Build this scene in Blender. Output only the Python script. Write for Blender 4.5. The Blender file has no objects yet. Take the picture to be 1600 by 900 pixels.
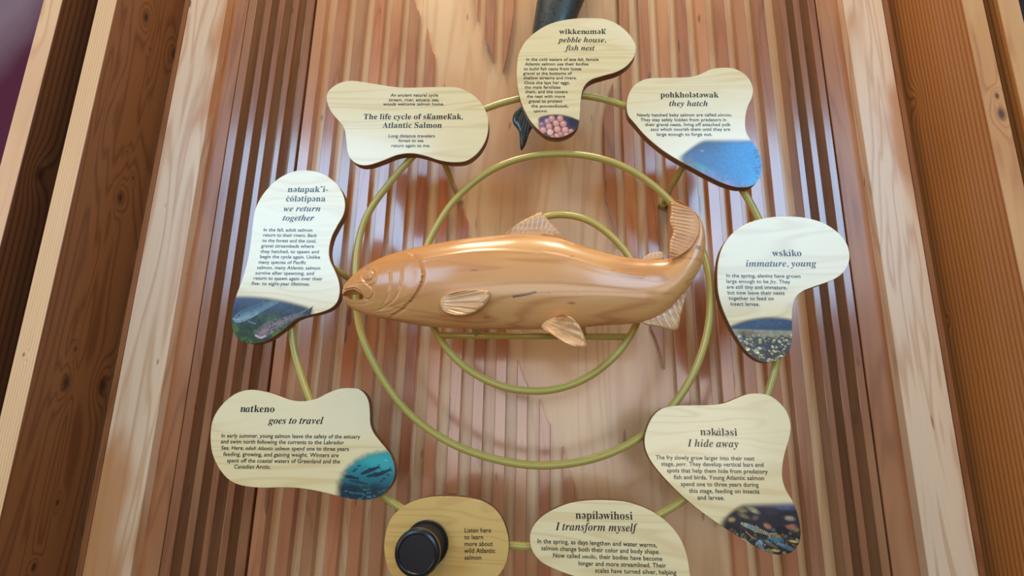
import bpy, bmesh, math, random
import numpy as np
from mathutils import Vector, Matrix

# ------------------------------------------------------------------ camera
# photograph frame 1600x900; vanishing points of the wall normal and of the vertical fix the lens and the tilt
PC = (800.0, 450.0); VN = (862.0, 655.0); VV = (866.0, -3030.0)
FOC = math.sqrt(-((VN[0]-PC[0])*(VV[0]-PC[0]) + (VN[1]-PC[1])*(VV[1]-PC[1])))
def _c(p): return Vector(((p[0]-PC[0])/FOC, -(p[1]-PC[1])/FOC, -1.0))
AY = _c(VN).normalized(); AZ = _c(VV).normalized()
AX = AY.cross(AZ).normalized(); AZ = AX.cross(AY).normalized()
RM = Matrix((AX, AY, AZ))                       # camera -> world
CAMD = 1.2
CAM = Vector((0.0, -CAMD, 1.6))
sc = bpy.context.scene
cam = bpy.data.cameras.new('camera'); co = bpy.data.objects.new('camera', cam)
sc.collection.objects.link(co); sc.camera = co
cam.sensor_width = 36.0; cam.lens = FOC/1600.0*36.0; cam.clip_start = 0.01
co.matrix_world = Matrix.Translation(CAM) @ RM.to_4x4()

def P(px, py, y=0.0):
    """point on the plane parallel to the wall at depth y seen at a place of the photograph"""
    d = RM @ _c((px, py))
    return CAM + d*((y + CAMD)/d.y)
def PV(a, y=0.0):
    a = np.asarray(a, float); R = np.array(RM)
    c = np.stack([(a[..., 0]-PC[0])/FOC, -(a[..., 1]-PC[1])/FOC, -np.ones(a.shape[:-1])], -1)
    d = c @ R.T
    t = (np.asarray(y)+CAMD)/d[..., 1]
    return np.array(CAM) + d*t[..., None]

# ------------------------------------------------------------------ world, lights, exposure
w = bpy.data.worlds.new('world'); sc.world = w; w.use_nodes = True
bg = w.node_tree.nodes['Background']; bg.inputs[0].default_value = (0.90, 0.76, 0.62, 1); bg.inputs[1].default_value = 0.40
def area(name, loc, target, sx, sy, power, col):
    l = bpy.data.lights.new(name, 'AREA'); l.shape = 'RECTANGLE'; l.size = sx; l.size_y = sy
    l.energy = power; l.color = col
    o = bpy.data.objects.new(name, l); sc.collection.objects.link(o); o.location = loc
    o.rotation_euler = (Vector(target)-Vector(loc)).to_track_quat('-Z', 'Y').to_euler()
    return o
# two tall windows of the hall behind the viewer, then an added soft fill
area('window_or_fill_light', (-3.4, -6.0, 4.45), (-1.7, 0, 1.6), 3.0, 2.5, 320, (0.36, 0.66, 1.0))
area('window_or_fill_light', (2.9, -6.0, 4.45), (1.5, 0, 1.6), 3.0, 2.5, 320, (0.36, 0.66, 1.0))
area('window_or_fill_light', (0.4, -6.0, 1.7), (0, 0, 1.6), 4.2, 1.7, 125, (1.0, 0.95, 0.9))  # soft front fill added to brighten the lower wall, not a window
# warm ceiling lamps above the exhibit
area('ceiling_lamp', (-0.8, -0.95, 5.3), (0, 0, 1.9), 0.7, 0.6, 92, (1.0, 0.77, 0.52))
area('ceiling_lamp', (0.55, -0.95, 5.3), (0.2, 0, 1.9), 0.7, 0.6, 92, (1.0, 0.77, 0.52))
area('left_fill_light', (-4.2, -1.6, 2.4), (1.2, 0.1, 1.8), 2.0, 2.4, 60, (1.0, 0.84, 0.66))  # area fill added at the left for the brighter left-facing post sides
sc.view_settings.view_transform = 'Standard'; sc.view_settings.look = 'None'
sc.view_settings.gamma = 1; sc.view_settings.exposure = -1.03

# ------------------------------------------------------------------ helpers
COL = sc.collection
def lin(c):
    return tuple(((v/255)/12.92 if v/255 <= .04045 else ((v/255+.055)/1.055)**2.4) for v in c[:3]) + (1,)
def tag(o, label=None, cat=None, group=None, kind=None):
    if label: o['label'] = label
    if cat: o['category'] = cat
    if group: o['group'] = group
    if kind: o['kind'] = kind
    return o
def link(name, me, mats=(), parent=None, smooth=False):
    o = bpy.data.objects.new(name, me); COL.objects.link(o)
    for m in (mats if isinstance(mats, (list, tuple)) else [mats]): me.materials.append(m)
    if parent is not None: o.parent = parent
    if smooth: me.shade_smooth()
    return o
def mesh(name, vs, fs):
    me = bpy.data.meshes.new(name); me.from_pydata([tuple(v) for v in vs], [], [tuple(f) for f in fs]); me.update(); return me
def fixn(me):
    bm = bmesh.new(); bm.from_mesh(me); bmesh.ops.recalc_face_normals(bm, faces=bm.faces); bm.to_mesh(me); bm.free()
def box(x0, x1, y0, y1, z0, z1):
    vs = [(x, y, z) for x in (x0, x1) for y in (y0, y1) for z in (z0, z1)]
    fs = [(0,1,3,2),(4,6,7,5),(0,4,5,1),(2,3,7,6),(0,2,6,4),(1,5,7,3)]
    return vs, fs
def catmull(pts, n=8, closed=True):
    pts = np.asarray(pts, float); N = len(pts); out = []
    rng = range(N) if closed else range(N-1)
    for i in rng:
        if closed: p0, p1, p2, p3 = pts[i-1], pts[i], pts[(i+1) % N], pts[(i+2) % N]
        else: p0, p1, p2, p3 = pts[max(i-1, 0)], pts[i], pts[i+1], pts[min(i+2, N-1)]
        for k in range(n):
            t = k/n
            out.append(.5*((2*p1)+(-p0+p2)*t+(2*p0-5*p1+4*p2-p3)*t*t+(-p0+3*p1-3*p2+p3)*t**3))
    if not closed: out.append(pts[-1])
    return np.array(out)
def tube(path, r, seg=14, caps=True):
    path = [Vector(p) for p in path]; vs = []; fs = []; n = len(path)
    up = None
    for i, p in enumerate(path):
        t = (path[min(i+1, n-1)]-path[max(i-1, 0)]).normalized()
        if up is None:
            up = Vector((0, 1, 0)) if abs(t.y) < .9 else Vector((1, 0, 0))
        a = t.cross(up).normalized(); b = a.cross(t).normalized(); up = b
        rr = r[i] if hasattr(r, '__len__') else r
        for k in range(seg):
            q = 2*math.pi*k/seg; vs.append(p + a*math.cos(q)*rr + b*math.sin(q)*rr)
    for i in range(n-1):
        for k in range(seg):
            k2 = (k+1) % seg
            fs.append((i*seg+k, i*seg+k2, (i+1)*seg+k2, (i+1)*seg+k))
    if caps:
        fs.append(tuple(range(seg))[::-1]); fs.append(tuple((n-1)*seg+k for k in range(seg)))
    return vs, fs

# ------------------------------------------------------------------ materials
class NT:
    def __init__(s, name):
        s.m = bpy.data.materials.new(name); s.m.use_nodes = True; s.t = s.m.node_tree; s.t.nodes.clear()
        s.out = s.n('ShaderNodeOutputMaterial'); s.p = s.n('ShaderNodeBsdfPrincipled'); s.l(s.p.outputs[0], s.out.inputs[0])
    def n(s, k, **kw):
        a = s.t.nodes.new(k)
        for q, v in kw.items(): setattr(a, q, v)
        return a
    def l(s, a, b): s.t.links.new(a, b)
    def val(s, inp, v):
        if hasattr(v, 'links') or hasattr(v, 'is_linked'): s.l(v, inp)
        else: inp.default_value = v
    def math(s, op, a, b=0.0, c=None):
        m = s.n('ShaderNodeMath', operation=op); s.val(m.inputs[0], a); s.val(m.inputs[1], b)
        if c is not None: s.val(m.inputs[2], c)
        return m.outputs[0]
    def mix(s, f, a, b, mode='MIX'):
        m = s.n('ShaderNodeMix', data_type='RGBA', blend_type=mode); s.val(m.inputs[0], f)
        s.val(m.inputs[6], a); s.val(m.inputs[7], b); return m.outputs[2]
    def ramp(s, f, lo, hi):
        m = s.n('ShaderNodeMapRange', interpolation_type='SMOOTHSTEP'); s.val(m.inputs[0], f); m.inputs[1].default_value = lo; m.inputs[2].default_value = hi
        return m.outputs[0]
    def coords(s, scale, rnd=True, rot=(0, 0, 0)):
        tc = s.n('ShaderNodeTexCoord'); v = tc.outputs['Object']
        if rnd:
            oi = s.n('ShaderNodeObjectInfo'); r = s.math('MULTIPLY', oi.outputs['Random'], 37.0)
            cx = s.n('ShaderNodeCombineXYZ'); s.l(r, cx.inputs[0]); s.l(r, cx.inputs[1]); s.l(r, cx.inputs[2])
            ad = s.n('ShaderNodeVectorMath', operation='ADD'); s.l(v, ad.inputs[0]); s.l(cx.outputs[0], ad.inputs[1]); v = ad.outputs[0]
        mp = s.n('ShaderNodeMapping'); s.l(v, mp.inputs[0]); mp.inputs['Scale'].default_value = scale; mp.inputs['Rotation'].default_value = rot
        return mp.outputs[0]
    def noise(s, v, scale=1.0, detail=3.0, rough=.5, dist=0.0):
        a = s.n('ShaderNodeTexNoise'); s.l(v, a.inputs['Vector']); a.inputs['Scale'].default_value = scale
        a.inputs['Detail'].default_value = detail; a.inputs['Roughness'].default_value = rough; a.inputs['Distortion'].default_value = dist
        return a.outputs['Fac']

def wood(name, light, dark, blot=None, axis='Z', s=1.0, K=14.0, ring=.5, fine=.35, blotf=(.45, .65), blotscale=1.0,
         rough=.36, coat=.25, coatr=.12, cior=1.7, knots=(), tint=False, attr=None, straight=None, rnd=True, speck=.0, bump=.05, rot=(0,0,0), spec=.5):
    N = NT(name)
    st = {'Z': (s, s, s*.09), 'X': (s*.12, s, s)}[axis]
    v = N.coords(st, rnd, rot)
    f = N.noise(v, 5.5, 2.0, .45, .6)
    wobble = f
    if straight:                                   # quarter-sawn boards: straight even growth lines
        sp = N.n('ShaderNodeSeparateXYZ'); N.l(N.coords((1, 1, 1), rnd), sp.inputs[0])
        base = N.math('ADD', sp.outputs[0], sp.outputs[1])
        wob = N.math('MULTIPLY', N.noise(v, 3.0, 2.0), .05)
        u = N.math('ADD', base, wob)
        kk = straight
    else:
        u = f; kk = K
    kn_mask = None
    if knots:
        tc = N.n('ShaderNodeTexCoord')
        for (kx, ky, kz, r) in knots:
            d = N.n('ShaderNodeVectorMath', operation='SUBTRACT'); N.l(tc.outputs['Object'], d.inputs[0]); d.inputs[1].default_value = (kx, ky, kz)
            m2 = N.n('ShaderNodeVectorMath', operation='MULTIPLY'); N.l(d.outputs[0], m2.inputs[0]); m2.inputs[1].default_value = (1/r, 1/r, .55/r)
            ln = N.n('ShaderNodeVectorMath', operation='LENGTH'); N.l(m2.outputs[0], ln.inputs[0])
            dd = N.math('ADD', ln.outputs['Value'], N.math('MULTIPLY', f, .6))
            g = N.math('EXPONENT', N.math('MULTIPLY', N.math('MULTIPLY', dd, dd), -.22))
            u = N.math('ADD', u, N.math('MULTIPLY', g, 3.2/kk if not straight else .045))
            core = N.math('SUBTRACT', 1.0, N.ramp(dd, .45, 1.5))
            kn_mask = core if kn_mask is None else N.math('MAXIMUM', kn_mask, core)
    sn = N.math('SINE', N.math('MULTIPLY', u, kk*6.283))
    lines = N.math('POWER', N.math('MULTIPLY_ADD', sn, .5, .5), 3.0)
    fn = N.noise(N.coords(tuple(q*r for q, r in zip(st, ((60, 60, 22) if axis == 'Z' else (22, 60, 60)))), rnd, rot), 1.6, 3.0, .6)
    fac = N.math('ADD', N.math('MULTIPLY', lines, ring), N.math('MULTIPLY', N.math('SUBTRACT', fn, .5), fine*2))
    fac = N.math('ADD', fac, N.math('MULTIPLY', N.math('SUBTRACT', N.noise(v, 1.7, 2.0), .45), .7))
    cl = N.n('ShaderNodeClamp'); N.l(fac, cl.inputs[0])
    c = N.mix(cl.outputs[0], lin(light), lin(dark))
    if blot:
        bn = N.noise(N.coords(tuple(q*blotscale for q in ((3, 3, 1.0) if axis == 'Z' else (1.2, 3, 3))), rnd), 1.3, 3.0, .5, .4)
        c = N.mix(N.math('MULTIPLY', N.ramp(bn, *blotf), .85), c, lin(blot))
    if speck:
        sk = N.noise(N.coords((34, 34, 9), rnd), 1.0, 1.0)
        c = N.mix(N.math('MULTIPLY', N.ramp(sk, .735, .78), speck), c, lin((70, 42, 22)))
    if kn_mask is not None: c = N.mix(N.math('MULTIPLY', kn_mask, .88), c, lin((52, 26, 12)))
    if tint:
        oi = N.n('ShaderNodeObjectInfo'); c = N.mix(1.0, c, oi.outputs['Color'], 'MULTIPLY')
    if attr:
        at = N.n('ShaderNodeAttribute', attribute_name=attr); c = N.mix(1.0, c, at.outputs['Color'], 'MULTIPLY')
    N.l(c, N.p.inputs['Base Color'])
    N.p.inputs['Roughness'].default_value = rough; N.p.inputs['Coat Weight'].default_value = coat; N.p.inputs['Coat Roughness'].default_value = coatr; N.p.inputs['Coat IOR'].default_value = cior
    N.p.inputs['Specular IOR Level'].default_value = spec
    if bump:
        b = N.n('ShaderNodeBump'); b.inputs['Strength'].default_value = bump; b.inputs['Distance'].default_value = .002
        N.l(N.math('ADD', fn, N.math('MULTIPLY', lines, -.4)), b.inputs['Height']); N.l(b.outputs[0], N.p.inputs['Normal'])
    return N.m
def plain(name, col, rough=.4, metal=0.0, coat=0.0, coatr=.1, spec=.5, cior=1.5):
    N = NT(name); n = N.noise(N.coords((1, 1, 1), False), 30.0, 3.0)
    c = N.mix(N.math('MULTIPLY', n, .25), lin(col), lin(tuple(v*.8 for v in col)))
    N.l(c, N.p.inputs['Base Color']); N.p.inputs['Roughness'].default_value = rough; N.p.inputs['Metallic'].default_value = metal
    N.p.inputs['Coat Weight'].default_value = coat; N.p.inputs['Coat Roughness'].default_value = coatr; N.p.inputs['Coat IOR'].default_value = cior; N.p.inputs['Specular IOR Level'].default_value = spec
    return N.m

M_PLY = wood('birch_plywood', (222, 182, 132), (190, 138, 88), (202, 146, 92), s=1.3, K=10, ring=.45, fine=.15, rough=.42, coat=.9, coatr=.2, cior=1.75, rnd=False, speck=.5)
M_SLAT = wood('cherry_slat', (182, 116, 70), (134, 76, 42), (196, 140, 92), s=2.2, K=7, ring=.4, fine=.25, rough=.38, coat=1, coatr=.15, cior=1.85, tint=True, speck=.6)
M_MAPLE = wood('figured_maple', (228, 198, 164), (190, 142, 98), (192, 130, 74), s=2.0, K=8, ring=.55, fine=.2, blotf=(.5, .62), rough=.38, coat=.5, coatr=.25, speck=.8)
M_FASC = wood('fascia_board', (166, 108, 64), (128, 74, 40), (180, 124, 80), s=2.0, K=8, ring=.5, fine=.2, rough=.42, coat=.4, coatr=.25)
M_FACE = wood('maple_veneer', (244, 226, 174), (226, 200, 140), (248, 236, 194), axis='X', s=2.6, K=8, ring=.65, fine=.15, rough=.35, coat=.9, coatr=.16, cior=1.7, bump=0)
M_FACE2 = wood('amber_veneer', (222, 182, 104), (196, 148, 72), (230, 192, 116), axis='X', s=3.0, K=8, ring=.45, fine=.12, rough=.3, coat=.5, coatr=.13, bump=0)
M_EDGE = wood('panel_edge', (122, 76, 44), (86, 50, 26), s=3, K=6, rough=.5, coat=.1)  # edge wood toned dark brown, its shade put into the colour
M_FISH = wood('carved_cherry', (228, 166, 100), (190, 120, 62), (214, 146, 82), axis='X', s=2.0, K=9, ring=.6, fine=.25, rough=.38, coat=.6, coatr=.16, rnd=False, attr='tint', bump=.02)
M_FIN = wood('carved_fin_wood', (226, 174, 116), (186, 126, 74), axis='X', s=3, K=8, ring=.4, fine=.2, rough=.35, coat=.5, coatr=.15)
M_GREEN = plain('olive_powder_coat', (196, 180, 88), .3, 0, .7, .08)
M_INK = plain('black_print', (6, 7, 9), .5, 0, .85, .16, cior=1.5, spec=.3)
M_BLACK = plain('black_plastic', (14, 15, 18), .32, 0, .3, .15)
M_GAPSHADE = plain('gap_shade_backing', (38, 24, 14), .8)
M_STEEL = plain('dark_steel', (70, 60, 50), .4, .6)

# ------------------------------------------------------------------ the wall
ZT = P(862, -420, .3).z; ZB = P(862, 1150, .3).z
YB = .30                                          # face of the plywood
def X0(px, y): return P(px, 0, y).x
xl, xr = X0(287, YB), X0(1400, YB)
vs, fs = box(xl, xr, YB, YB+.02, ZB-.3, ZT+.3)
wall = link('wall_back', mesh('wall_back', vs, fs), M_PLY); tag(wall, kind='structure')

rnd = random.Random(4)
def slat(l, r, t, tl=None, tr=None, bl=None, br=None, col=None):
    y = YB - t; xa, xb = X0(l, y), X0(r, y)
    def zz(px, py, dflt, x): 
        if py is None: return dflt
        # height of the pixel row on the slat's front plane at this x
        a = P(px, py, y); return a.z
    f = lambda px, py: 866 + (px-866)*(py+3030)/3030.0
    zt = [zz(f(l, tl), tl, ZT, xa) if tl is not None else ZT, zz(f(r, tr), tr, ZT, xb) if tr is not None else ZT]
    zb = [zz(f(l, bl), bl, ZB, xa) if bl is not None else ZB, zz(f(r, br), br, ZB, xb) if br is not None else ZB]
    front = []
    def edge(x1, z1, x2, z2):                      # slightly wavy scroll-sawn end
        n = 6
        for k in range(n):
            q = k/n; front.append((x1+(x2-x1)*q, z1+(z2-z1)*q + math.sin(q*math.pi)*(z2-z1)*.12))
    edge(xa, zt[0], xb, zt[1]); edge(xb, zt[1], xb, zb[1]); edge(xb, zb[1], xa, zb[0]); edge(xa, zb[0], xa, zt[0])
    n = len(front); e = .0012
    cx = (xa+xb)/2; hw = (xb-xa)/2
    ins = [(cx+(x-cx)*(1-e/hw), z) for x, z in front]
    vs = [(x, y, z) for x, z in ins] + [(x, y+e, z) for x, z in front] + [(x, YB+.0004, z) for x, z in front]
    fs = [tuple(range(n))]
    for a in (0, 1):
        for k in range(n): fs.append((a*n+k, a*n+(k+1) % n, (a+1)*n+(k+1) % n, (a+1)*n+k))
    me = mesh('slat', vs, fs); fixn(me)
    o = link('slat', me, M_SLAT, wall)
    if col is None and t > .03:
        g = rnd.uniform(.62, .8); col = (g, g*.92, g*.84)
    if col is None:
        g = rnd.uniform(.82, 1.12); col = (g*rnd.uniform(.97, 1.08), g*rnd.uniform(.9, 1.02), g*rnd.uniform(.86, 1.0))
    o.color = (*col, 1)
    return o
D = .05
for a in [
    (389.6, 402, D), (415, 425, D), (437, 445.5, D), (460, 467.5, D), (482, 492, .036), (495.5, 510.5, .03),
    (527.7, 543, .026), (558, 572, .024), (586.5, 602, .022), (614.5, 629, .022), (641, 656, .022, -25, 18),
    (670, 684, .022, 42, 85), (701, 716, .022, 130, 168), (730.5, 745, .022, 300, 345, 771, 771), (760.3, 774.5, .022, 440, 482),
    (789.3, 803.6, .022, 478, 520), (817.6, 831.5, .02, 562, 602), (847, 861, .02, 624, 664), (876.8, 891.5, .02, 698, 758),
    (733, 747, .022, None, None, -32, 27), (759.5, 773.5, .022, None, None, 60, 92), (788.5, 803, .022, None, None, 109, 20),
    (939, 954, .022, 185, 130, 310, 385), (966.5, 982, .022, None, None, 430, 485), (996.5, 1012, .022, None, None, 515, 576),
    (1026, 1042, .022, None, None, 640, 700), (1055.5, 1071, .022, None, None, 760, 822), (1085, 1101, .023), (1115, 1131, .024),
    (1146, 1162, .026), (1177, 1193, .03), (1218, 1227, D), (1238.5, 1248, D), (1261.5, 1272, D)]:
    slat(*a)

def board(name, l, r, y, yback, mat, lab=None, cat=None, kind=None, col=None, parent=None, z=(None, None)):
    xa, xb = X0(l, y), X0(r, y)
    vs, fs = box(xa, xb, y, yback, ZB-.2, ZT+.2)
    me = mesh(name, vs, fs)
    bm = bmesh.new(); bm.from_mesh(me)
    bmesh.ops.bevel(bm, geom=[e for e in bm.edges], offset=.0012, segments=1, affect='EDGES'); bm.to_mesh(me); bm.free()
    o = link(name, me, mat, parent); tag(o, lab, cat, kind=kind); return o
board('trim_1', 355+8, 388.4, .25, YB, M_FASC, kind='structure')
board('trim_2', 297, 355, .22, YB, M_MAPLE, kind='structure')
board('trim_3', 289.5, 296, .270, .34, M_FASC, kind='structure')
board('trim_4', 1274.5, 1309, .25, YB, M_FASC, kind='structure')
board('trim_5', 1317.5, 1378, .22, YB, M_MAPLE, kind='structure')
board('trim_6', 1379, 1387, .262, .34, M_FASC, kind='structure')
# added backing of the side bays, coloured near black for shade in the gaps
vs, fs = box(X0(150, .32), X0(296, .32), .30, .33, ZB-.3, ZT+.3); link('trim_7', mesh('trim_7', vs, fs), M_GAPSHADE)['kind'] = 'structure'
vs, fs = box(X0(1379, .32), X0(1720, .32), .30, .33, ZB-.3, ZT+.3); link('trim_8', mesh('trim_8', vs, fs), M_GAPSHADE)['kind'] = 'structure'

YF = .05
def knots(l, side, lst, yf=YF):
    x = X0(l, yf); out = []
    for px, py, r in lst:
        # where the ray through that pixel meets the fin's side plane
        d = RM @ _c((px, py)); t = (x-CAM.x)/d.x; q = CAM + d*t; out.append((q.x, q.y, q.z, r))
    return out
kl = knots(183, 1, [(228, 27, .014), (235, 77, .004), (188, 309, .014), (208, 278, .005), (198, 237, .003), (103, 598, .016), (160, 603, .02), (90, 785, .006), (53, 886, .008), (272, 85, .016), (118, 545, .005)])
M_FINL = wood('fir_left_shaded', (142, 92, 52), (108, 62, 30), s=1.5, K=16, ring=.75, fine=.2, rough=.55, coat=.12, knots=kl, rnd=False)  # darker fir, shade of the centre-facing side put into the colour
M_FIND = wood('fir_deep_shade', (118, 74, 42), (84, 46, 22), straight=55, ring=.8, fine=.2, rough=.6, coat=.1, rnd=False, knots=knots(98, 1, [(62, 272, .02)]))  # darkest fir copy, deep shade between the posts put into the colour
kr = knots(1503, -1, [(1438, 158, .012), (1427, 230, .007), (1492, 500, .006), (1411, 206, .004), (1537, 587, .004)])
M_FINR = wood('fir_right_lit', (196, 134, 72), (150, 90, 42), straight=75, ring=.85, fine=.2, rough=.5, coat=.15, rnd=False, knots=kr)  # brighter fir copy, light from the left put into the colour
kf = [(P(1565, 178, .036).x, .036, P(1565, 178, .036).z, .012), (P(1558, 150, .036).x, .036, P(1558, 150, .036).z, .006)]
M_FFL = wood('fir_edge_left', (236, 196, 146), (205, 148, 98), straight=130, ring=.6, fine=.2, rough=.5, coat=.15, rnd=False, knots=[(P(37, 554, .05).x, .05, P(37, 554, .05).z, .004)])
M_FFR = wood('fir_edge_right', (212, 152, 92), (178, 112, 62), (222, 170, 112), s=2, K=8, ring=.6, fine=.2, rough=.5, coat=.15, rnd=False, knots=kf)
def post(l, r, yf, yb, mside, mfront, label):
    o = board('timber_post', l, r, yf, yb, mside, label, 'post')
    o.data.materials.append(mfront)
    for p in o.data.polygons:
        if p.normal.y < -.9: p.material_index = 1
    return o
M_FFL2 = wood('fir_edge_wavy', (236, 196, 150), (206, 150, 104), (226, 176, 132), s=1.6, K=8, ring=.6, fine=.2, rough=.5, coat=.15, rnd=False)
post(68, 98, .05, .30, M_FIND, M_FFL2, 'narrow timber post at far left beside the blurred purple wall, side toned as in shade')
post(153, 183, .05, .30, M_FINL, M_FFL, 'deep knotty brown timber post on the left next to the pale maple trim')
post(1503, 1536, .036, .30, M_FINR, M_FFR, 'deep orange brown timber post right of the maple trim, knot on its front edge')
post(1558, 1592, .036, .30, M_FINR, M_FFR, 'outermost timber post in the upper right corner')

# blurred purple wall far behind on the left
N = NT('purple_mural'); v = N.coords((1, 1, 1), False)
n1 = N.noise(v, .9, 3.0); n2 = N.noise(v, 14.0, 4.0)
sp = N.n('ShaderNodeSeparateXYZ'); N.l(v, sp.inputs[0])
gx = N.math('MULTIPLY_ADD', sp.outputs[2], -.45, 0.0)
gg = N.math('ADD', N.math('ADD', N.math('MULTIPLY', sp.outputs[0], .9), N.math('MULTIPLY', sp.outputs[2], -.5)), N.math('MULTIPLY', n1, .6))
c = N.mix(N.ramp(gg, -5.75, -5.3), lin((190, 156, 166)), lin((112, 36, 64)))
c = N.mix(N.math('MULTIPLY', n2, .25), c, lin((90, 60, 90)))
N.l(c, N.p.inputs['Base Color']); N.p.inputs['Roughness'].default_value = .8
a, b = P(-900, -600, 2.0), P(150, 1300, 2.0)
vs, fs = box(a.x, b.x, 2.0, 2.05, b.z-1, a.z+1)
o = link('wall_left', mesh('wall_left', vs, fs), N.m); o['kind'] = 'structure'

# ------------------------------------------------------------------ lettering
_g = {}
def glyph(ch, style):
    k = (ch, style)
    if k in _g: return _g[k]
    def raw(s, off):
        cu = bpy.data.curves.new('g', 'FONT'); cu.body = s; cu.size = 1; cu.offset = off; cu.resolution_u = 3
        o = bpy.data.objects.new('g', cu); me = bpy.data.meshes.new_from_object(o)
        v = np.array([q.co[:2] for q in me.vertices]) if len(me.vertices) else np.zeros((0, 2)); f = [tuple(p.vertices) for p in me.polygons]
        bpy.data.objects.remove(o); bpy.data.curves.remove(cu); bpy.data.meshes.remove(me); return v, f
    acc = None; c = ch; flip = False; unslant = False
    if style == 'sans': off = .013; m = lambda q: q
    elif style == 'serif':
        off = .0
        comp = {'č': ('c', 'v'), 'ó': ('o', '/'), 'í': ('i', '/'), 'ì': ('i', '\\'), 'à': ('ɑ', '\\')}
        if c in comp: c, acc = comp[c]
        if c == 'ə': c = 'e'; flip = True
        if c == 'ɑ': c = 'a'; unslant = True
        def m(q):
            if unslant: return chr(0x1D482+ord(q)-97)
            if 'a' <= q <= 'z': return chr(0x1D41A+ord(q)-97)
            if 'A' <= q <= 'Z': return chr(0x1D400+ord(q)-65)
            return q
    else:
        off = -.001 if style == 'ital' else .002
        def m(q):
            if 'a' <= q <= 'z': return chr(0x1D482+ord(q)-97)
            if 'A' <= q <= 'Z': return chr(0x1D468+ord(q)-65)
            return q
    v, f = raw(m(c), off)
    v2, _ = raw(m(c)*2, off)
    adv = (v2[:, 0].max()-v[:, 0].max()) if len(v) else .27
    if flip: v = np.stack([adv-v[:, 0], v[:, 1].max()+v[:, 1].min()-v[:, 1]], 1)
    if unslant: v = np.stack([v[:, 0]-v[:, 1]*.22+.02, v[:, 1]], 1)
    if acc:
        if c == 'i': k2 = v[:, 1] < .52; 
        n0 = len(v); cx = adv/2
        qs = {'/': [[(cx-.06, .53), (cx-.01, .53), (cx+.11, .70), (cx+.02, .70)]], '\\': [[(cx+.06, .53), (cx+.01, .53), (cx-.11, .70), (cx-.02, .70)]],
              'v': [[(cx-.13, .69), (cx-.07, .69), (cx, .60), (cx, .53)], [(cx+.13, .69), (cx+.07, .69), (cx, .60), (cx, .53)]]}[acc]
        if c == 'i':                               # drop the dot
            keep = [q for q in f if max(v[i, 1] for i in q) < .55]; f = keep
        for q in qs:
            b0 = len(v); v = np.vstack([v, np.array(q)]); f = list(f)+[(b0, b0+1, b0+2, b0+3)]
    adv *= .86 if unslant else 1.0
    _g[k] = (v, f, adv); return _g[k]
def layout(text, style):
    """text may switch style: {i:...} italic, {s:...} serif; ʷ is a small raised w, ' = raised w set over the k before it"""
    runs = []; i = 0; cur = style
    while i < len(text):
        if text[i] == '{': cur = {'i': 'ital2', 's': 'serif'}[text[i+1]]; i += 3; continue
        if text[i] == '}': cur = style; i += 1; continue
        runs.append((text[i], cur)); i += 1
    V = []; F = []; x = 0.0; nv = 0
    for ch, st in runs:
        if ch == ' ': x += .25 if st != 'sans' else .30; continue
        if ch in "ʷ'":
            v, f, adv = glyph('w', 'serif'); s = .42; dx = x-.26 if ch == "'" else x
            v = v*s + np.array([dx+.02, .52 if ch == "'" else .50]); V.append(v); F += [tuple(q+nv for q in p) for p in f]; nv += len(v)
            x = max(x, dx+adv*s+.02); continue
        v, f, adv = glyph(ch, st); sc_ = .93 if (st in ('serif', 'ital2') and style == 'sans') else 1
        V.append(v*sc_+np.array([x, 0])); F += [tuple(q+nv for q in p) for p in f]; nv += len(v); x += adv*sc_ + (.012 if st == 'sans' else .008)
    return np.vstack(V), F, x
LEAD = None
def block(name, lines, style, parent, em, mat, lift=.0004):
    """lines: (text, x0, y0, x1, y1) baselines in the photograph, laid on the panel's face; em in metres"""
    VV_, FF_ = [], []; nv = 0
    for (t, x0, y0, x1, y1) in lines:
        v, f, wd = layout(t, style); a = P(x0, y0); b = P(x1, y1); u = b-a
        wx = v[:, 0].max(); up = Vector((-u.z, 0, u.x)).normalized()
        q = np.array(a)[None] + np.outer(v[:, 0]/wx, np.array(u)) + np.outer(v[:, 1]*em, np.array(up)); q[:, 1] = -lift
        VV_.append(q); FF_ += [tuple(k+nv for k in p) for p in f]; nv += len(q)
    me = mesh(name, np.vstack(VV_), FF_)
    return link(name, me, mat, parent)

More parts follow.
